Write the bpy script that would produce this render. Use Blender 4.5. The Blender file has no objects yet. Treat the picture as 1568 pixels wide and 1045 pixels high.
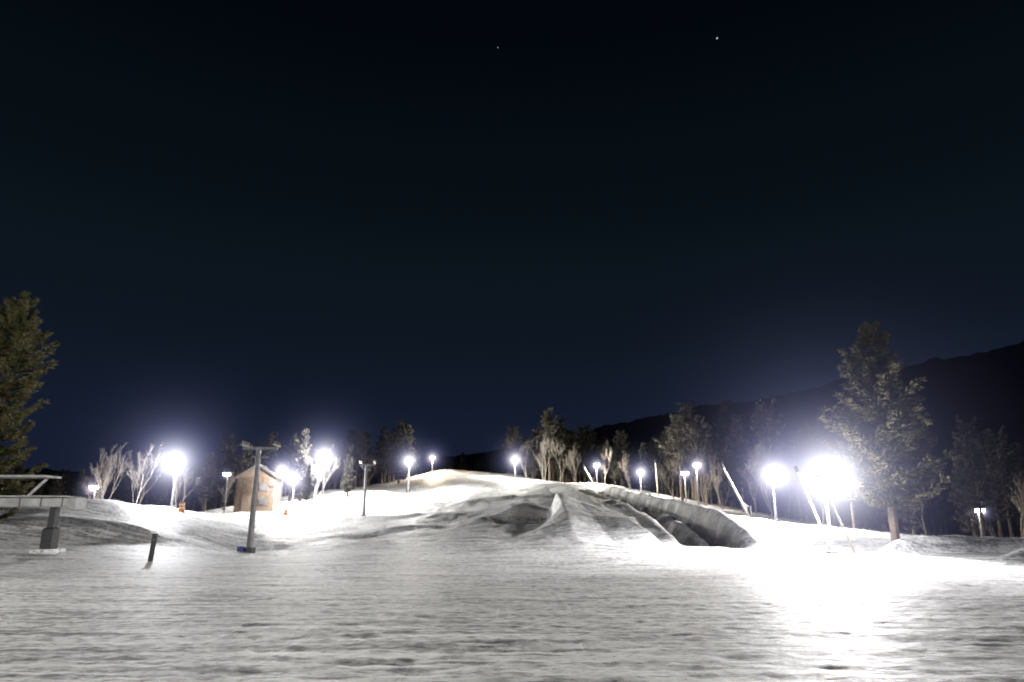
import bpy, math, random
import numpy as np
from mathutils import Vector, Matrix
random.seed(7); rng=np.random.RandomState(5)
S=bpy.context.scene; COL=S.collection
S.view_settings.view_transform='Standard'; S.view_settings.look='None'; S.view_settings.exposure=0

# ------------------------------------------------------------ materials
def mat(name,col,rough=0.8,var=0.25,scale=3.0,bump=0.0,metal=0.0,emit=None,es=0,col2=None,bscale=None):
    m=bpy.data.materials.new(name); m.use_nodes=True; nt=m.node_tree; b=nt.nodes['Principled BSDF']
    b.inputs['Roughness'].default_value=rough; b.inputs['Metallic'].default_value=metal
    tc=nt.nodes.new('ShaderNodeTexCoord'); n=nt.nodes.new('ShaderNodeTexNoise')
    n.inputs['Scale'].default_value=scale; n.inputs['Detail'].default_value=5
    nt.links.new(tc.outputs['Object'],n.inputs['Vector'])
    r=nt.nodes.new('ShaderNodeValToRGB'); c=col
    r.color_ramp.elements[0].position=.3; r.color_ramp.elements[1].position=.7
    r.color_ramp.elements[0].color=(c[0]*(1-var),c[1]*(1-var),c[2]*(1-var),1)
    d=col2 if col2 else tuple(min(1,v*(1+var)) for v in c)
    r.color_ramp.elements[1].color=(*d,1)
    nt.links.new(n.outputs['Fac'],r.inputs['Fac']); nt.links.new(r.outputs['Color'],b.inputs['Base Color'])
    if bump:
        bp=nt.nodes.new('ShaderNodeBump'); bp.inputs['Strength'].default_value=bump; bp.inputs['Distance'].default_value=.05
        nt.links.new(n.outputs['Fac'],bp.inputs['Height']); nt.links.new(bp.outputs['Normal'],b.inputs['Normal'])
    if emit:
        b.inputs['Emission Color'].default_value=(*emit,1); b.inputs['Emission Strength'].default_value=es
    return m
STEEL=mat('galvanised_steel',(.16,.16,.17),.55,.25,4,.2,.5)
DARK=mat('dark_steel',(.03,.03,.033),.6,.3,4,.2)
GREY=mat('grey_paint',(.38,.38,.38),.55,.25,2,.1)
BLUE=mat('blue_pad',(.02,.05,.16),.6,.2,4,.2)
ORANGE=mat('orange_plastic',(.6,.17,.03),.5,.15,4,.1)
WOOD=mat('weathered_boards',(.115,.080,.056),.85,.45,3,.4)
ROOF=mat('roof_shingle',(.05,.048,.046),.8,.3,6,.4)
TRIM=mat('white_trim',(.55,.53,.48),.6,.1,4)
TAN=mat('tan_trim',(.13,.095,.07),.7,.15,4)
GLASS=mat('window_glass',(.03,.035,.04),.25,.1,4)
BARK=mat('pine_bark',(.10,.075,.055),.9,.4,6,.6)
BIRCH=mat('pale_bark',(.21,.185,.16),.85,.35,5,.4)
BARK2=mat('grey_bark',(.10,.085,.07),.9,.35,5,.4)
NEEDLE=mat('pine_needles',(.038,.039,.019),.8,.45,1.2,0,col2=(.095,.084,.038))
NEEDLE_L=mat('pine_needles_old',(.05,.053,.018),.8,.45,1.2,0,col2=(.125,.112,.04))
NEEDLE_D=mat('spruce_needles',(.030,.030,.022),.8,.4,.8,0,col2=(.078,.070,.045))
LENS=mat('lamp_lens',(.8,.8,.8),.3,.05,4,emit=(1,.97,.92),es=25)
PIPE=mat('white_pipe',(.7,.66,.55),.5,.1,4)

def snow():
    m=bpy.data.materials.new('groomed_snow'); m.use_nodes=True; nt=m.node_tree; b=nt.nodes['Principled BSDF']; L=nt.links.new
    b.inputs['Roughness'].default_value=.62
    tc=nt.nodes.new('ShaderNodeTexCoord')
    def noise(sx,sy,scale,det,rough=.6,dist=0,rot=0):
        mp=nt.nodes.new('ShaderNodeMapping'); mp.inputs['Scale'].default_value=(sx,sy,1); mp.inputs['Rotation'].default_value=(0,0,rot); L(tc.outputs['Object'],mp.inputs['Vector'])
        n=nt.nodes.new('ShaderNodeTexNoise'); n.inputs['Scale'].default_value=scale; n.inputs['Detail'].default_value=det
        n.inputs['Roughness'].default_value=rough; n.inputs['Distortion'].default_value=dist
        L(mp.outputs[0],n.inputs['Vector']); return n.outputs['Fac']
    def mth(op,a,bv,c=None):
        x=nt.nodes.new('ShaderNodeMath'); x.operation=op
        for i,v in enumerate((a,bv,c)):
            if v is None: continue
            if isinstance(v,(int,float)): x.inputs[i].default_value=v
            else: L(v,x.inputs[i])
        return x.outputs[0]
    def ramp(f,p0,c0,p1,c1):
        r=nt.nodes.new('ShaderNodeValToRGB'); e=r.color_ramp.elements
        e[0].position=p0; e[0].color=(*c0,1); e[1].position=p1; e[1].color=(*c1,1); L(f,r.inputs['Fac']); return r.outputs[0]
    def mul(a,c):
        mx=nt.nodes.new('ShaderNodeMix'); mx.data_type='RGBA'; mx.blend_type='MULTIPLY'; mx.inputs[0].default_value=1
        L(a,mx.inputs[6]); L(c,mx.inputs[7]); return mx.outputs[2]
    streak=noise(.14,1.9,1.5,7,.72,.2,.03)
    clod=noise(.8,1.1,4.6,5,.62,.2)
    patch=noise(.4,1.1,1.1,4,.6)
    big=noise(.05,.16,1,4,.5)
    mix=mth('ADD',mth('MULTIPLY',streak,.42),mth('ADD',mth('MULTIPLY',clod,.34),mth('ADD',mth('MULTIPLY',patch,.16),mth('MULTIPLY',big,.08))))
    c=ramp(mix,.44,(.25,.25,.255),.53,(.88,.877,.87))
    grit=noise(1.0,1.7,3.6,4,.7)
    c=mul(c,ramp(grit,.59,(1,1,1),.68,(.27,.26,.25)))
    trk=noise(5.0,.09,1.3,2,.5,.15,.12)
    c=mul(c,ramp(trk,.66,(1,1,1),.70,(1.25,1.25,1.25)))
    at=nt.nodes.new('ShaderNodeAttribute'); at.attribute_name='painted_shade'
    c=mul(c,ramp(at.outputs['Fac'],0,(1,1,1),1,(.13,.125,.12)))  # shade mask multiplied into the snow colour
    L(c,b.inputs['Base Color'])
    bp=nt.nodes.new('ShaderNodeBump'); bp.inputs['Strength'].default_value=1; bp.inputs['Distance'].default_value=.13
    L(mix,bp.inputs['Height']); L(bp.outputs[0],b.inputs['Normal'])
    return m
SNOW=snow()

# ------------------------------------------------------------ mesh helper
class MB:
    def __init__(s): s.v=[]; s.f=[]; s.m=[]
    def tube(s,pts,rad,n=8,mi=0,cap=True):
        base=len(s.v); pts=[Vector(p) for p in pts]
        for i,p in enumerate(pts):
            d=(pts[min(i+1,len(pts)-1)]-pts[max(i-1,0)])
            if d.length<1e-6: d=Vector((0,0,1))
            d.normalize(); u=d.cross(Vector((0,0,1)))
            if u.length<.05: u=d.cross(Vector((0,1,0)))
            u.normalize(); w=d.cross(u); r=rad[i] if hasattr(rad,'__len__') else rad
            for k in range(n):
                a=2*math.pi*k/n; s.v.append(p+u*math.cos(a)*r+w*math.sin(a)*r)
        for i in range(len(pts)-1):
            for k in range(n):
                a=base+i*n+k; b=base+i*n+(k+1)%n
                s.f.append((a,b,b+n,a+n)); s.m.append(mi)
        if cap:
            s.f.append(tuple(base+k for k in range(n))[::-1]); s.m.append(mi)
            q=base+(len(pts)-1)*n; s.f.append(tuple(q+k for k in range(n))); s.m.append(mi)
    def box(s,c,d,mi=0,rot=None,bev=.02):
        c=Vector(c); hx,hy,hz=[q/2 for q in d]; b=min(bev,min(hx,hy,hz)*.4)
        base=len(s.v); R=rot or Matrix.Identity(3)
        for z,i in ((-hz,b),(-hz+b,0),(hz-b,0),(hz,b)):
            for x,y in ((-hx+i,-hy+i),(hx-i,-hy+i),(hx-i,hy-i),(-hx+i,hy-i)):
                s.v.append(c+R@Vector((x,y,z)))
        for l in range(3):
            for k in range(4):
                a=base+l*4+k; e=base+l*4+(k+1)%4
                s.f.append((a,e,e+4,a+4)); s.m.append(mi)
        s.f.append((base+3,base+2,base+1,base)); s.m.append(mi)
        s.f.append((base+12,base+13,base+14,base+15)); s.m.append(mi)
    def mesh(s,name,mats,smooth=False):
        me=bpy.data.meshes.new(name); me.from_pydata([tuple(v) for v in s.v],[],s.f)
        for m in mats: me.materials.append(m)
        me.polygons.foreach_set('material_index',s.m)
        if smooth: me.polygons.foreach_set('use_smooth',[True]*len(s.f))
        me.update(); return me
def obj(name,me,loc=(0,0,0),rot=0,sc=1,parent=None):
    o=bpy.data.objects.new(name,me); o.location=loc; o.rotation_euler=(0,0,rot)
    o.scale=(sc,sc,sc) if not hasattr(sc,'__len__') else sc
    COL.objects.link(o)
    if parent: o.parent=parent
    return o

# ------------------------------------------------------------ terrain
CP=[]
for y in (-20,10,30):
    for x in (-80,-40,-15,15,40,80): CP.append((x,y,0))
CP+=[(-40,37,.15),(-25,38,.1),(-12,38,.05),(0,38,.15),(10,37,.15),(18,36,.35),(30,36,.3),(50,38,.5),(80,40,0)]
CP+=[(-60,52,3.2),(-37.7,52,3.4),(-30.5,52,3.0),(-25.7,52,2.1),(-18.5,50,.3),(-10.8,52,.8),(0,52,1.2),(6,52,1.3),(14.5,50,.7),(20,54,1.7),(24,42,.15),(28,52,.5),(38,52,.5),(60,55,.2)]
CP+=[(-31,65,2.9),(-20,66,1.4),(-8,66,2.0),(8,66,2.6),(22,62,2.4),(30,68,1.6)]
CP+=[(-62,85,2),(-42,85,2.6),(-34,85,3.4),(-26,85,3.1),(-17.6,85,2.5),(-7.4,85,3.9),(0,85,4.3),(7.5,85,4.7),(17,85,4.6),(28.8,85,2.8),(40,85,1.1),(62,85,-.3)]
CP+=[(-48,120,3.5),(-33.7,118,7.3),(-26,104,5.0),(-20.4,120,6.9),(-9.3,120,8.2),(0,120,8.2),(10.7,120,8.3),(19.5,120,7.6),(35,120,4.7),(52,120,2),(87,120,-1)]
CP+=[(-80,160,3),(-45,160,7),(-27,160,11.3),(-13.9,160,13.7),(0,160,12.6),(9.8,160,11),(26,160,9),(54,160,4),(87,160,0)]
CP+=[(-60,220,4),(-15,210,13),(10,220,10),(60,220,3)]
C=np.array(CP,float); n=len(C)
def phi(r): return np.where(r>1e-9,r*r*np.log(np.maximum(r,1e-9)),0)
K=phi(np.hypot(C[:,None,0]-C[None,:,0],C[:,None,1]-C[None,:,1]))+np.eye(n)*8.0
P=np.c_[np.ones(n),C[:,:2]]
A=np.block([[K,P],[P.T,np.zeros((3,3))]])
W=np.linalg.solve(A,np.r_[C[:,2],0,0,0])
def sst(a,b,x): t=np.clip((x-a)/(b-a),0,1); return t*t*(3-2*t)
def lin(a,b,x): return np.clip((x-a)/(b-a),0,1)
LAT=rng.rand(256,256)
def vn(x,y):
    xi=np.floor(x).astype(int); yi=np.floor(y).astype(int); fx=x-xi; fy=y-yi
    fx=fx*fx*(3-2*fx); fy=fy*fy*(3-2*fy)
    g=lambda a,b: LAT[a%256,b%256]
    return (g(xi,yi)*(1-fx)+g(xi+1,yi)*fx)*(1-fy)+(g(xi,yi+1)*(1-fx)+g(xi+1,yi+1)*fx)*fy-.5
def G(x,s): return np.exp(-(x/s)**2)
def ditch(x,y):
    t=(y-48)/54.0
    c=13.5-.9*t+1.3*np.sin(np.clip(t,0,1)*math.pi)+vn(y*.22,y*0+3.3)*.12; w=1.75-.45*lin(0,1,t)+vn(y*.3,y*0+8.1)*.1
    e=sst(46.0,49.5,y)*(1-sst(101,110,y))
    return x-c,w,e
def H(x,y):
    x=np.asarray(x,float); y=np.asarray(y,float); sh=x.shape; x=x.ravel(); y=y.ravel()
    z=np.empty(len(x))
    for i in range(0,len(x),20000):
        a=x[i:i+20000]; b=y[i:i+20000]
        ac=np.clip(a,-110,110); bc=np.clip(b,-20,240)
        R=phi(np.hypot(ac[:,None]-C[None,:,0],bc[:,None]-C[None,:,1]))
        z[i:i+20000]=R@W[:n]+W[n]+W[n+1]*ac+W[n+2]*bc
    far=np.maximum(sst(80,150,np.abs(x)),sst(190,290,y))
    z=z*(1-far)+far*2.0*sst(40,110,y)
    flat=1-sst(28,37,y); z=z*(1-flat)
    hill=sst(37,50,y); near=1-sst(200,300,y)
    # kicker: ramp rising away from the lodge, cut away on its left flank
    hk=2.5*lin(37,63,y)**1.2*(1-sst(64.5,67,y)); s=x-4.1
    wl=5.8-4.9*lin(44,58,y); wr=6.0-1.4*lin(45,63,y)
    u=np.where(s<0,np.clip(1+s/wl,0,1),np.clip(1-s/wr,0,1)); u=np.where(u>.92,u-(u-.92)**2*3,u)
    z+=hk*u
    # landing block behind the gap: steep face toward the lodge
    z+=1.35*sst(64.8,66.4,y)*(1-sst(67,76,y))*G(x-1.3,2.6)
    z-=1.5*G(x-1.3,2.0)*G(y-62.8,2.4)
    z+=.25*G(x-.2,2.6)*G(y-56.5,2.0)+.45*G(x+2.6,1.3)*G(y-62,4)
    z+=.7*np.clip(1-np.abs(x-9.0+.012*(y-42))/np.where(x<9.0,2.6,.8),0,1)*sst(40,47,y)*(1-sst(100,115,y))
    # ditch: two cut grooves, rubble between, rounded berm on the far side
    s,wd,e=ditch(x,y)
    lump=vn(x*1.3,y*.7)*.8+vn(x*2.9,y*1.7)*.5
    groove=G(s+.74*wd,.34*wd)*1.15+G(s-.66*wd,.36*wd)*1.25
    z+=e*(-groove-.25*G(s,wd)+lump*.5*G(s,wd*.8)+(.95+vn(x*.4,y*.2)*.15)*G(s-1.5*wd,.5*wd)+.3*G(s+1.5*wd,.4*wd))
    # ploughed banks
    z+=.9*G((y-41)-.12*(x-24)-1.2*np.sin(x*.3),.8)*sst(20,23,x)*(1-sst(60,80,x))
    z+=.6*G((y-35)-.35*(x-24),.7)*sst(23,26,x)*(1-sst(60,80,x))
    z+=.35*G((y-31.5)-.1*(x-24),.5)*sst(26,30,x)*(1-sst(60,80,x))
    z+=1.0*G(x+22,9)*G(y-107,3.5)+.9*G(x+30,8)*G(y-92,3)
    z+=.5*G(y-46-2*np.sin(x*.2),1.6)*sst(-60,-50,x)*(1-sst(-26,-20,x))
    z+=.5*G((y-74)+.35*(x+14),2.4)*G(x+14,8)
    z+=.45*G((y-92)-.5*(x),2.2)*G(x+3,9)
    z+=.3*G((y-60)-.3*(x+8),1.6)*G(x+10,7)
    calm=1-.75*sst(-4,2,x)*(1-sst(20,26,x))*(1-sst(90,115,y))
    z+=hill*near*calm*(vn(x*.12,y*.07)*.8+vn(x*.35+9,y*.2)*.36)+hill*near*(vn(x*.9,y*.5)*.15+vn(x*2.3,y*1.2)*.06)
    z+=vn(x*.25,y*1.1)*.04+vn(x*.9,y*3.1)*.03*(1-sst(30,60,y))+vn(x*.05,y*.08)*.15*(1-hill)+(vn(x*3.1,y*3.9)*.03+vn(x*6.5,y*8)*.016)*(1-sst(18,36,y))
    return z.reshape(sh)
def h(x,y): return float(H(np.array([x]),np.array([y]))[0])
xs=np.r_[-1600,-1200,-800,-500,-300,-200,np.arange(-150,-60,3),np.arange(-60,-24,.6),np.arange(-24,-12,.2),np.arange(-12,12,.1),np.arange(12,24,.15),np.arange(24,60,.5),np.arange(60,151,3),200,300,500,800,1200,1600]
ys=np.r_[-300,-150,-80,-40,np.arange(-20,6,2),np.arange(6,20,.08),np.arange(20,40,.2),np.arange(40,110,.32),np.arange(110,180,.8),np.arange(180,300,5),350,450,600,900,1400,2400]
X,Y=np.meshgrid(xs,ys); Z=H(X,Y); Z=np.where(Y>300,2.0,Z)
def gridmesh(name,X,Y,Z,m):
    ny,nx=X.shape; me=bpy.data.meshes.new(name)
    v=np.stack([X,Y,Z],-1).reshape(-1,3)
    i=np.arange(ny-1)[:,None]*nx+np.arange(nx-1)[None,:]
    f=np.stack([i,i+1,i+nx+1,i+nx],-1).reshape(-1,4)
    me.vertices.add(len(v)); me.vertices.foreach_set('co',v.ravel())
    me.loops.add(f.size); me.loops.foreach_set('vertex_index',f.ravel())
    me.polygons.add(len(f)); me.polygons.foreach_set('loop_start',np.arange(len(f))*4)
    me.polygons.foreach_set('use_smooth',np.ones(len(f),bool))
    me.update(calc_edges=True); me.validate(); me.materials.append(m); return me
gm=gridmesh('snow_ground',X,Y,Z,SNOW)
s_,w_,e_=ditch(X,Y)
ch=e_*np.clip((G(s_+.62*w_,.34*w_)*1.05+G(s_-.85*w_,.40*w_)*1.05+.25*G(s_,w_))*(.9+vn(X*1.6,Y*.9)*1.3),0,1)  # shade of the ditch grooves, put into the snow colour
ch=np.maximum(ch,.8*G(X-1.6,1.9)*G(Y-64.6,2.2)*np.clip(1+vn(X*1.5,Y*1.1),0,1))  # painted shade in the jump's gap and on its left flank
at=gm.attributes.new('painted_shade','FLOAT','POINT'); at.data.foreach_set('value',ch.ravel().astype(np.float32))
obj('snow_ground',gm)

# mountain ridge
rx=np.array([-1500,-900,-500,-300,-150,-47,44,96,183,273,364,430,500,600,800,1200,1700])
rh=np.array([30,35,38,42,50,58,70,83,101,121,142,158,166,164,148,110,60])
mx=np.arange(-1500,1700,7.0); my=np.r_[np.arange(330,620,6.0),np.arange(620,1000,20.0)]
MX,MY=np.meshgrid(mx,my)
prof=np.where(MY<600,sst(300,620,MY),1-sst(620,1050,MY)*.9)
MZ=np.interp(MX,rx,rh)*prof+vn(MX*.012,MY*.012)*16*prof+vn(MX*.05,MY*.05)*6*prof+rng.rand(*MX.shape)*3.0-2
MM=mat('forested_mountain',(.11,.10,.10),.95,.5,.03)
obj('mountain',gridmesh('mountain',MX,MY,MZ,MM))

# ------------------------------------------------------------ trees
def rv(): return Vector((random.gauss(0,1),random.gauss(0,1),random.gauss(0,1))).normalized()
def conifer(name,ht,wid,whorls,perw,steps,tuft,size,mats,bare=.12,up=.25,shape=.8,seed=0,droop=.0,top=1.9,flat=.022,miss=.13,inner=.3,tw=.13):
    random.seed(seed); b=MB(); V=b.v; F=b.f; M=b.m
    bend=[Vector((0,0,0))]
    for i in range(1,9): bend.append(Vector((random.gauss(0,.01)*ht*i/8,random.gauss(0,.01)*ht*i/8,ht*i/8)))
    b.tube(bend,[ht*.018*(1-i/8.6)+.02 for i in range(9)],7,0)
    def trunk(t):
        k=min(7,int(t*8)); f=t*8-k; return bend[k].lerp(bend[k+1],f)
    for w in range(whorls):
        t=bare+(1-bare)*(w+random.random()*.35)/whorls; t=min(t,.985)
        q=(t-bare)/(1-bare)
        prof=wid*min(1,(.55+q*top))*(1-q)**shape*random.uniform(.72,1.15)+.05*wid
        for k in range(perw):
            if random.random()<miss: continue
            a=2*math.pi*(k/perw)+w*1.9+random.gauss(0,.3)
            ln=prof*random.uniform(.55,1.2); d=Vector((math.cos(a),math.sin(a),0))
            el=up+q*.8+random.gauss(0,.08)-droop*(1-q)
            p0=trunk(min(.99,t+random.gauss(0,.006))); pts=[p0]
            for j in range(1,steps+1):
                u=j/steps; z=ln*(el*u+.25*u*u-.12*math.sin(u*3))
                pts.append(p0+d*ln*u+Vector((0,0,z))+rv()*ln*.015)
            b.tube(pts,[max(.012,ln*.015*(1-j/(steps+1))) for j in range(steps+1)],4,0,False)
            side=d.cross(Vector((0,0,1)))
            for j in range(1,steps+1):
                u=j/steps
                if u<inner and q<.75: continue
                sp=ln*.30*(1.15-u)+.08
                for _ in range(max(2,int(tuft*(1.25-.6*u)))):
                    o=pts[j]+side*random.uniform(-1,1)*sp+d*random.uniform(-.1,.1)*ln+Vector((0,0,random.gauss(.01,flat)*ln))
                    out=(d*.8+side*random.uniform(-.8,.8)+Vector((0,0,.3))).normalized()
                    for _n in range(5):
                        dr=(out+rv()*.65).normalized(); sd=dr.cross(rv()).normalized()
                        L=size*random.uniform(.55,1.2); wd=L*tw
                        i0=len(V); V.append(o-sd*wd); V.append(o+sd*wd); V.append(o+dr*L)
                        F.append((i0,i0+1,i0+2)); M.append(1)
    return b.mesh(name,mats)
def bare(name,ht,mats,seed,spread=.5,multi=1,depth=5,tw=.018):
    random.seed(seed); b=MB()
    def grow(p,d,L,r,k):
        pts=[p]; q=p; dd=d.copy()
        for i in range(3):
            dd=(dd+rv()*.12+Vector((0,0,.08))).normalized(); q=q+dd*L/3; pts.append(q)
        b.tube(pts,[r,r*.86,r*.74,r*.62],5 if k<2 else 3,0,False)
        if k>=depth: return
        for i in range(3):
            at=pts[random.choice((1,2,3,3))] if i else pts[3]
            nd=(dd+rv()*spread+Vector((0,0,.15))).normalized()
            grow(at,nd,L*random.uniform(.62,.84),max(tw,r*random.uniform(.42,.6)),k+1)
    for _ in range(multi):
        d=Vector((random.gauss(0,.16)*(multi>1),random.gauss(0,.16)*(multi>1),1)).normalized()
        grow(Vector((random.gauss(0,.25)*(multi>1),random.gauss(0,.25)*(multi>1),-.2)),d,ht*.28,ht*.0105,0)
    return b.mesh(name,mats)
hero=conifer('white_pine',13.6,3.9,15,8,8,19,.33,[BARK,NEEDLE],bare=.17,up=.10,shape=.95,seed=11,top=1.6,miss=.1,inner=.12,flat=.03,tw=.17)
hero2=conifer('white_pine_b',16.0,3.5,17,8,8,19,.34,[BARK,NEEDLE_L],bare=.06,up=.02,shape=.5,seed=4,miss=.1,inner=.15,flat=.022,tw=.16,top=.6)
con=[conifer('conifer_%d'%i,10,[1.9,2.3,1.5,2.6,2.0][i],[15,12,17,11,13][i],6,4,8,.42,[BARK,NEEDLE_D],bare=[.1,.25,.12,.34,.2][i],up=[.05,.2,0,.25,.1][i],shape=[1,.8,1.1,.65,.9][i],seed=20+i,droop=[.15,.05,.2,0,.1][i],miss=[.1,.25,.12,.28,.2][i],inner=.2) for i in range(5)]
bt=[bare('bare_%d'%i,10,[[BIRCH],[BARK2],[BIRCH],[BARK2]][i],40+i,[.45,.5,.38,.45][i],[1,1,3,2][i],5 if i<2 else 4,.022) for i in range(4)]
obj('pine_tree',hero,(22.7,42,h(22.7,42)-.15),.4)
obj('pine_tree',hero2,(-34.0,45,h(-34.0,45)-1.3),1.2)
def T(kind,x,y,ht,i=None):
    L=con if kind=='c' else bt; i=random.randrange(len(L)) if i is None else i
    s=ht/10*(1 if kind=='c' else .85)
    obj('conifer_tree' if kind=='c' else 'bare_tree',L[i],(x,y,h(x,y)-.2),random.uniform(0,6.28),(s*random.uniform(.8,1.15),s*random.uniform(.8,1.15),s))
random.seed(3)
trees=[('b',-41,70,9,2),('b',-38,71,8.5,3),('b',-44,74,8,0),('b',-34.5,72,8,1),('b',-46,78,7,2),('b',-36.5,68,8,0),('b',-33.2,70,6.5,3),
('c',-30.6,101,11,0),('b',-29,103,11,2),('c',-33,104,10,1),('b',-34.4,84,6.5,1),('b',-29.2,84.5,5.5,1),('c',-35.5,93,8,1),('c',-24.5,104,8,2),
('c',-22.8,140,13,0),('c',-26,142,10,1),('c',-31,138,11,3),('c',-36,134,11,4),('b',-33,130,9,0),('b',-28,136,9,1),
('c',1,152,11,2),('c',4.5,150,10,0),('c',8,148,15,3),('c',11,150,14,1),('c',14,152,12,4),('b',6.5,145,13,2),('b',10,143,12,0),('b',13,144,11,2),('b',3,146,11,0),
('b',17.5,132,9,0),('c',20,135,7,1),('b',22,130,9,2),('c',25,131,9.5,0),('b',27,128,9,3),('c',29,126,8,2),
('c',26,107,13,3),('b',24,104,9,0),('b',28.5,103,11,2),('b',30.5,102,10,0),('c',32,108,11,1),
('b',34,98,13,1),('b',37,100,15,0),('c',39,104,17,3),('b',42,102,16,1),('c',35,106,15,4),('c',44,96,16,1),('c',48,98,17,0),('b',46,100,16,0),
('c',31.5,58,6.5,1),('c',30,62,7.5,3),('c',34,60,7,0),('b',29,66,8,1),
('c',44,66,9,3),('c',47,72,11,0),('c',51,74,10,1),('b',49,68,9,2),('b',42,72,10,0),('c',55,78,12,3),('c',40,76,12,2),('b',46,62,7,1),
('c',-27,92,5,2),('c',-38,98,8,0),('c',-42,96,8,1),('b',-44,92,7,3),('c',-47,94,7,2),('c',-52,84,6,0),('c',-56,86,6,1)]
for t in trees: T(*t)
fe=bpy.data.objects.new('distant_forest',None); COL.objects.link(fe)
random.seed(9)
def mass(nb,x0,x1,y0,y1,h0,h1,pk=.6):
    for _ in range(nb):
        x=random.uniform(x0,x1); y=random.uniform(y0,y1)
        kd=random.random()<pk; me=random.choice(con) if kd else random.choice(bt)
        s=random.uniform(h0,h1)/10*(1 if kd else .85)
        obj('tree_instance',me,(x,y,h(x,y)-.3),random.uniform(0,6.28),(s*random.uniform(.9,1.35),s*random.uniform(.9,1.35),s),fe)
mass(140,30,120,112,150,12,19)
mass(110,46,130,76,112,9,16)
mass(130,14,60,145,190,8,14)
mass(85,-110,-36,100,150,7,12)
mass(100,-62,-22,142,182,9,14)
mass(26,-24,0,188,212,5,8)
mass(45,-2,18,154,175,8,13)

# ------------------------------------------------------------ floodlights
def glowmat(Rc,c_in,c_out,R,gain):  # emissive volume imitating bloom around a lamp; it scatters no light
    m=bpy.data.materials.new('bloom_volume'); m.use_nodes=True; nt=m.node_tree; nt.nodes.clear(); L=nt.links.new
    out=nt.nodes.new('ShaderNodeOutputMaterial'); em=nt.nodes.new('ShaderNodeEmission'); L(em.outputs[0],out.inputs['Volume'])
    tc=nt.nodes.new('ShaderNodeTexCoord'); ln=nt.nodes.new('ShaderNodeVectorMath'); ln.operation='LENGTH'; L(tc.outputs['Object'],ln.inputs[0])
    def mth(op,a,b):
        x=nt.nodes.new('ShaderNodeMath'); x.operation=op
        for i,v in enumerate((a,b)):
            if isinstance(v,(int,float)): x.inputs[i].default_value=v
            else: L(v,x.inputs[i])
        return x.outputs[0]
    r=ln.outputs['Value']; a=.6*Rc
    den=mth('POWER',mth('ADD',mth('MULTIPLY',r,r),a*a),1.25)
    fade=mth('MAXIMUM',mth('SUBTRACT',1,mth('DIVIDE',r,R)),0); fade=mth('MULTIPLY',fade,fade)
    L(mth('MULTIPLY',mth('DIVIDE',.80*Rc**1.5*gain,den),fade),em.inputs['Strength'])
    rp=nt.nodes.new('ShaderNodeValToRGB'); e=rp.color_ramp.elements
    e[0].position=.0; e[0].color=(*c_in,1); e[1].position=.30; e[1].color=(*c_out,1)
    L(mth('DIVIDE',r,R),rp.inputs['Fac']); L(rp.outputs[0],em.inputs['Color'])
    m.cycles.volume_step_rate=.15
    return m
def sphere(name,R,m):
    import bmesh
    bm=bmesh.new(); bmesh.ops.create_icosphere(bm,subdivisions=3,radius=R); me=bpy.data.meshes.new(name); bm.to_mesh(me); bm.free(); me.materials.append(m); return me
def floodlight(x,y,zh,energy,Rc,col=(1,.97,.93),wide=1.1,out=(.38,.40,.74),glow=True,aim=-1,spot=None,spill=0):
    z0=h(x,y)-.1; e=bpy.data.objects.new('floodlight',None); e.location=(x,y,z0); COL.objects.link(e)
    b=MB(); H0=zh-z0; r=.06+.008*H0
    yb=-.38*aim
    b.tube([(0,yb,0),(0,yb,H0*.5),(0,yb,H0+.15)],[r*1.25,r,r*.8],10,0)
    b.box((0,yb,.12),(.45,.45,.3),1)
    b.box((0,yb+.1*aim,H0+.1),(1.0,.1,.1),0)
    for sx in (-.28,.28):
        R=Matrix.Rotation(math.radians(25)*-aim,3,'X')
        b.box((sx,yb+.2*aim,H0+.12),(.48,.24,.42),1,R,.05)
        b.box((sx,yb+.335*aim,H0+.06),(.40,.02,.34),2,R,.005)
    obj('mast',b.mesh('mast',[STEEL,DARK,LENS]),parent=e)
    def lamp(kind,en):
        ld=bpy.data.lights.new('lamp',kind); ld.energy=en; ld.color=col; ld.shadow_soft_size=.22
        lo=bpy.data.objects.new('lamp',ld); lo.location=(0,.25*aim,H0-.05); lo.parent=e; COL.objects.link(lo); return lo
    if spot:
        lo=lamp('SPOT',energy); lo.data.spot_size=math.radians(172); lo.data.spot_blend=.45
        lo.rotation_euler=Vector(spot).to_track_quat('-Z','Y').to_euler()
        if spill: lamp('POINT',spill)
    else: lamp('POINT',energy)
    if glow:
        R=9*Rc*wide
        obj('bloom_glow',sphere('bloom_glow',R,glowmat(Rc,col,out,R,1)),(0,.25*aim,H0-.05),parent=e)  # added self-lit sphere that stands in for glare at the lamp head
    return e
floodlight(18.1,40,4.5,26000,1.5,(1,.98,.99),wide=1.25,spot=(-.72,-.48,-.55),spill=3000)
floodlight(22.6,60,6.0,14000,1.05,(1,.98,.95))
floodlight(25.4,95,9.6,4500,.5,(1,.88,.7))
floodlight(24.2,97,8.6,2000,.35,(1,.85,.65))
floodlight(20.4,110,9.7,8500,.7,(1,.97,.9))
floodlight(15.9,130,12.4,9500,.55,(1,.94,.8))
floodlight(.6,140,14.3,18000,.95,(1,.97,.9))
floodlight(-16.4,110,11.5,24000,.85,(1,.98,.92))
floodlight(-17.3,150,15.6,9000,.7,(1,.82,.6))
floodlight(-27.2,100,11.2,22000,1.4,(1,.99,.97))
floodlight(-26.7,85,7.2,10000,.85,(1,.98,.95))
floodlight(-31.8,96,9.0,2500,.8,(1,.92,.8))
floodlight(-31.7,65,7.5,15000,1.3,(.97,.97,1))
floodlight(-45,75,5.6,800,.32,(1,.8,.55))
floodlight(-37,90,8.0,250,.2,(1,.8,.6))
floodlight(46.6,70,3.1,500,.22,(1,.85,.65))
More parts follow.
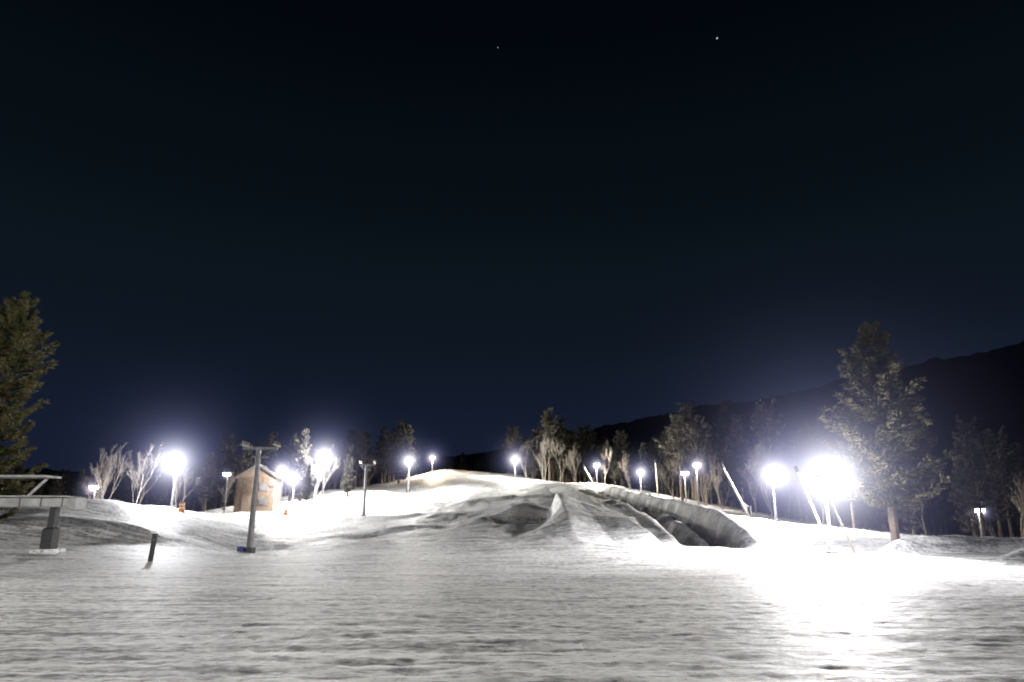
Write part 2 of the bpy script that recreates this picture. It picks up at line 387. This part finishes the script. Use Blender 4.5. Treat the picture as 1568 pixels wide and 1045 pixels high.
floodlight(-29,8,9,19000,.6,(1,.965,.91),glow=False,aim=1)
floodlight(4,-18,10,13500,.6,(1,.97,.93),glow=False,aim=1)

# ------------------------------------------------------------ lift towers
def tower(x,y,top,w,r):
    z0=h(x,y)-.15; T_=top-z0; b=MB()
    b.tube([(0,0,0),(0,0,T_*.5),(0,0,T_)],[r*1.15,r,r*.85],14,0)
    b.tube([(0,0,0),(0,0,.45)],[r*2.2,r*2.0],14,1)
    b.box((.1,0,T_+.08),(w,.22,.2),0)
    b.box((.2,0,T_-.55),(w*.42,.16,.14),0)
    b.tube([(-w*.1,0,T_-.5),(-w*.36,0,T_)],.05,6,0); b.tube([(w*.1,0,T_-.5),(w*.42,0,T_)],.05,6,0)
    for sx in (-w*.42,w*.5):
        b.box((sx,0,T_+.26),(.14,1.5,.14),0)
        for k in (-.6,-.2,.2,.6):
            b.tube([(sx-.06,k,T_+.42),(sx+.06,k,T_+.42)],.16,12,1)
    for k in range(int(T_/.45)-2):
        b.tube([(r*.9,-.1,.9+k*.45),(r*.9+.18,-.1,.9+k*.45)],.018,4,0)
    if y<60: b.box((-.5,-.25,.3),(.42,.4,.45),2,None,.12)
    obj('ski_lift_tower',b.mesh('ski_lift_tower',[STEEL,DARK,BLUE]),(x,y,z0))
tower(-18.4,50,7.15,2.5,.19); tower(-17.9,85,8.8,1.9,.17); tower(-17.8,120,12.2,1.7,.16)
b=MB()
for px in (0,-6.2):
    b.box((px,0,1.3),(.34,.4,2.7),1); b.box((px,-.02,.75),(.62,.62,1.3),1,None,.12); b.box((px,0,.1),(1.3,1.1,.25),3,None,.08)
b.box((-3.0,0,2.75),(8.0,.8,.5),0,None,.06); b.box((1.25,0,2.7),(.36,1.0,.75),0,None,.08)
b.box((-3.0,0,3.09),(7.4,1.2,.08),0)
for k in range(7): b.box((-6.6+k*1.2,-.42,2.75),(.06,.05,.5),2,None,.01)
b.box((-3.7,0,4.2),(6.6,1.5,.12),0)
b.tube([(-1.7,0,3.1),(-.7,0,4.15)],.08,8,0); b.tube([(-5.7,0,3.1),(-6.7,0,4.15)],.08,8,0); b.tube([(-3.6,0,3.1),(-3.6,0,4.15)],.09,8,0)
b.tube([(-3.2,-.75,2.45),(-3.2,.75,2.45)],.05,8,1)
zz=h(-26,40); obj('lift_loading_station',b.mesh('lift_loading_station',[GREY,DARK,STEEL,SNOW]),(-26,40,min(zz,.35)))
b=MB(); b.box((0,0,.7),(.24,.24,1.5),0,None,.04); b.box((0,0,1.48),(.28,.28,.08),0,None,.02); b.tube([(0,-.13,1.2),(0,-.2,1.2)],.05,8,1)
o=obj('marker_post',b.mesh('marker_post',[DARK,STEEL]),(-19.2,38,h(-19.2,38)-.1)); o.rotation_euler=(0,math.radians(3),.4)
def lance(p0,p1,r,base=True):
    z0=h(p0[0],p0[1])-.1; b=MB(); a=Vector((0,0,0)); d=Vector((p1[0]-p0[0],p1[1]-p0[1],p1[2]-z0))
    b.tube([a,d*.5,d],[r*1.2,r,r*.8],10,0); n_=d.normalized()
    b.tube([d,d+n_*.35],[r*1.7,r*1.3],10,1)
    if base: b.tube([a+Vector((0,0,-.2)),Vector((0,0,1.1))],r*1.3,8,1); b.tube([Vector((0,0,1.0)),d*.3],r*.6,6,1)
    obj('snowmaking_lance',b.mesh('snowmaking_lance',[PIPE,DARK]),(p0[0],p0[1],z0))
lance((20.3,60),(18.3,60,6.6),.10)
lance((18.4,41),(16.9,41,4.9),.07,False)
lance((18.8,39.0),(17.3,39,4.3),.05,False)
lance((15.2,130),(13.6,130,12.0),.1)
lance((22.6,108),(22.4,108,11),.09)
# wooden hut
b=MB(); w,d,hh=4.6,4.0,4.4
b.box((0,0,hh/2),(w,d,hh),0,None,.03)
for k in range(16): b.box((-w/2+.15+k*(w-.3)/15,-d/2-.02,hh/2),(.05,.035,hh-.1),0,None,.008)
for sx in (-1,1):
    R=Matrix.Rotation(sx*math.radians(32),3,'Y'); b.box((sx*w*.28,0,hh+.72),(w*.5/math.cos(math.radians(32))+.75,d+.8,.14),1,R,.02)
i0=len(b.v)
for yy in (-d/2+.01,d/2-.01): b.v+= [Vector((-w/2,yy,hh)),Vector((w/2,yy,hh)),Vector((0,yy,hh+1.32))]
b.f+=[(i0,i0+1,i0+2),(i0+5,i0+4,i0+3)]; b.m+=[0,0]
b.box((-1.0,-d/2-.05,1.05),(1.0,.08,2.1),2); b.box((-1.0,-d/2-.1,1.02),(.84,.06,1.95),2)
for zz_ in (1.5,3.2): b.box((1.0,-d/2-.05,zz_),(1.0,.08,.9),2); b.box((1.0,-d/2-.1,zz_),(.84,.04,.76),3)
obj('wooden_hut',b.mesh('wooden_hut',[WOOD,ROOF,TAN,GLASS]),(-31.9,88,h(-31.9,88)-.5),.12)
def barrel(x,y,s=1):
    b=MB(); b.tube([(0,0,0),(0,0,.05),(0,0,.3),(0,0,.33),(0,0,.6),(0,0,.63),(0,0,.95),(0,0,1.0)],[.34,.33,.31,.28,.28,.25,.24,.18],14,0)
    b.tube([(0,0,.36),(0,0,.5)],[.30,.29],14,1); b.tube([(0,0,.68),(0,0,.82)],[.265,.26],14,1)
    obj('safety_barrel',b.mesh('safety_barrel',[ORANGE,TRIM]),(x,y,h(x,y)-.05),0,s)
barrel(-28.2,60,.85); barrel(-27.0,84,.8)

# ------------------------------------------------------------ stars
ST=bpy.data.materials.new('starlight'); ST.use_nodes=True; q=ST.node_tree.nodes['Principled BSDF']; q.inputs['Emission Color'].default_value=(.9,.95,1,1); q.inputs['Emission Strength'].default_value=.8
q.inputs['Base Color'].default_value=(0,0,0,1)
for p,r in (((530,1504,1212),1.9),((-38,1580,1244),1.0)):
    obj('star',sphere('star',r,ST),p)

# ------------------------------------------------------------ sky
w=bpy.data.worlds.new('World'); S.world=w; w.use_nodes=True; nt=w.node_tree; nt.nodes.clear(); L=nt.links.new
out=nt.nodes.new('ShaderNodeOutputWorld'); add=nt.nodes.new('ShaderNodeAddShader'); L(add.outputs[0],out.inputs[0])
sk=nt.nodes.new('ShaderNodeTexSky'); sk.sky_type='NISHITA'; sk.sun_disc=False; sk.sun_elevation=math.radians(-6); sk.sun_rotation=math.radians(20)
b1=nt.nodes.new('ShaderNodeBackground'); b1.inputs[1].default_value=.006; L(sk.outputs[0],b1.inputs[0]); L(b1.outputs[0],add.inputs[0])
tc=nt.nodes.new('ShaderNodeTexCoord'); sp=nt.nodes.new('ShaderNodeSeparateXYZ'); L(tc.outputs['Generated'],sp.inputs[0])
rp=nt.nodes.new('ShaderNodeValToRGB'); L(sp.outputs['Z'],rp.inputs[0]); E=rp.color_ramp.elements
E[0].position=0; E[0].color=(.009,.0125,.033,1); E[1].position=1; E[1].color=(.0004,.0008,.002,1)
for p,c in ((.12,(.0072,.0118,.028)),(.25,(.0048,.0084,.0160)),(.42,(.0027,.0056,.0088)),(.62,(.0009,.0022,.0042))):
    k=E.new(p); k.color=(*c,1)
b2=nt.nodes.new('ShaderNodeBackground'); b2.inputs[1].default_value=1; L(rp.outputs[0],b2.inputs[0]); L(b2.outputs[0],add.inputs[1])

# ------------------------------------------------------------ camera
cd=bpy.data.cameras.new('camera'); cam=bpy.data.objects.new('camera',cd); COL.objects.link(cam); S.camera=cam
cam.location=(0,0,2.0); cam.rotation_euler=(math.radians(90+14.9),0,0)
cd.sensor_width=36; cd.lens=24; cd.clip_end=6000; cd.clip_start=.1
cd.dof.use_dof=True; cd.dof.focus_distance=5; cd.dof.aperture_fstop=2.2
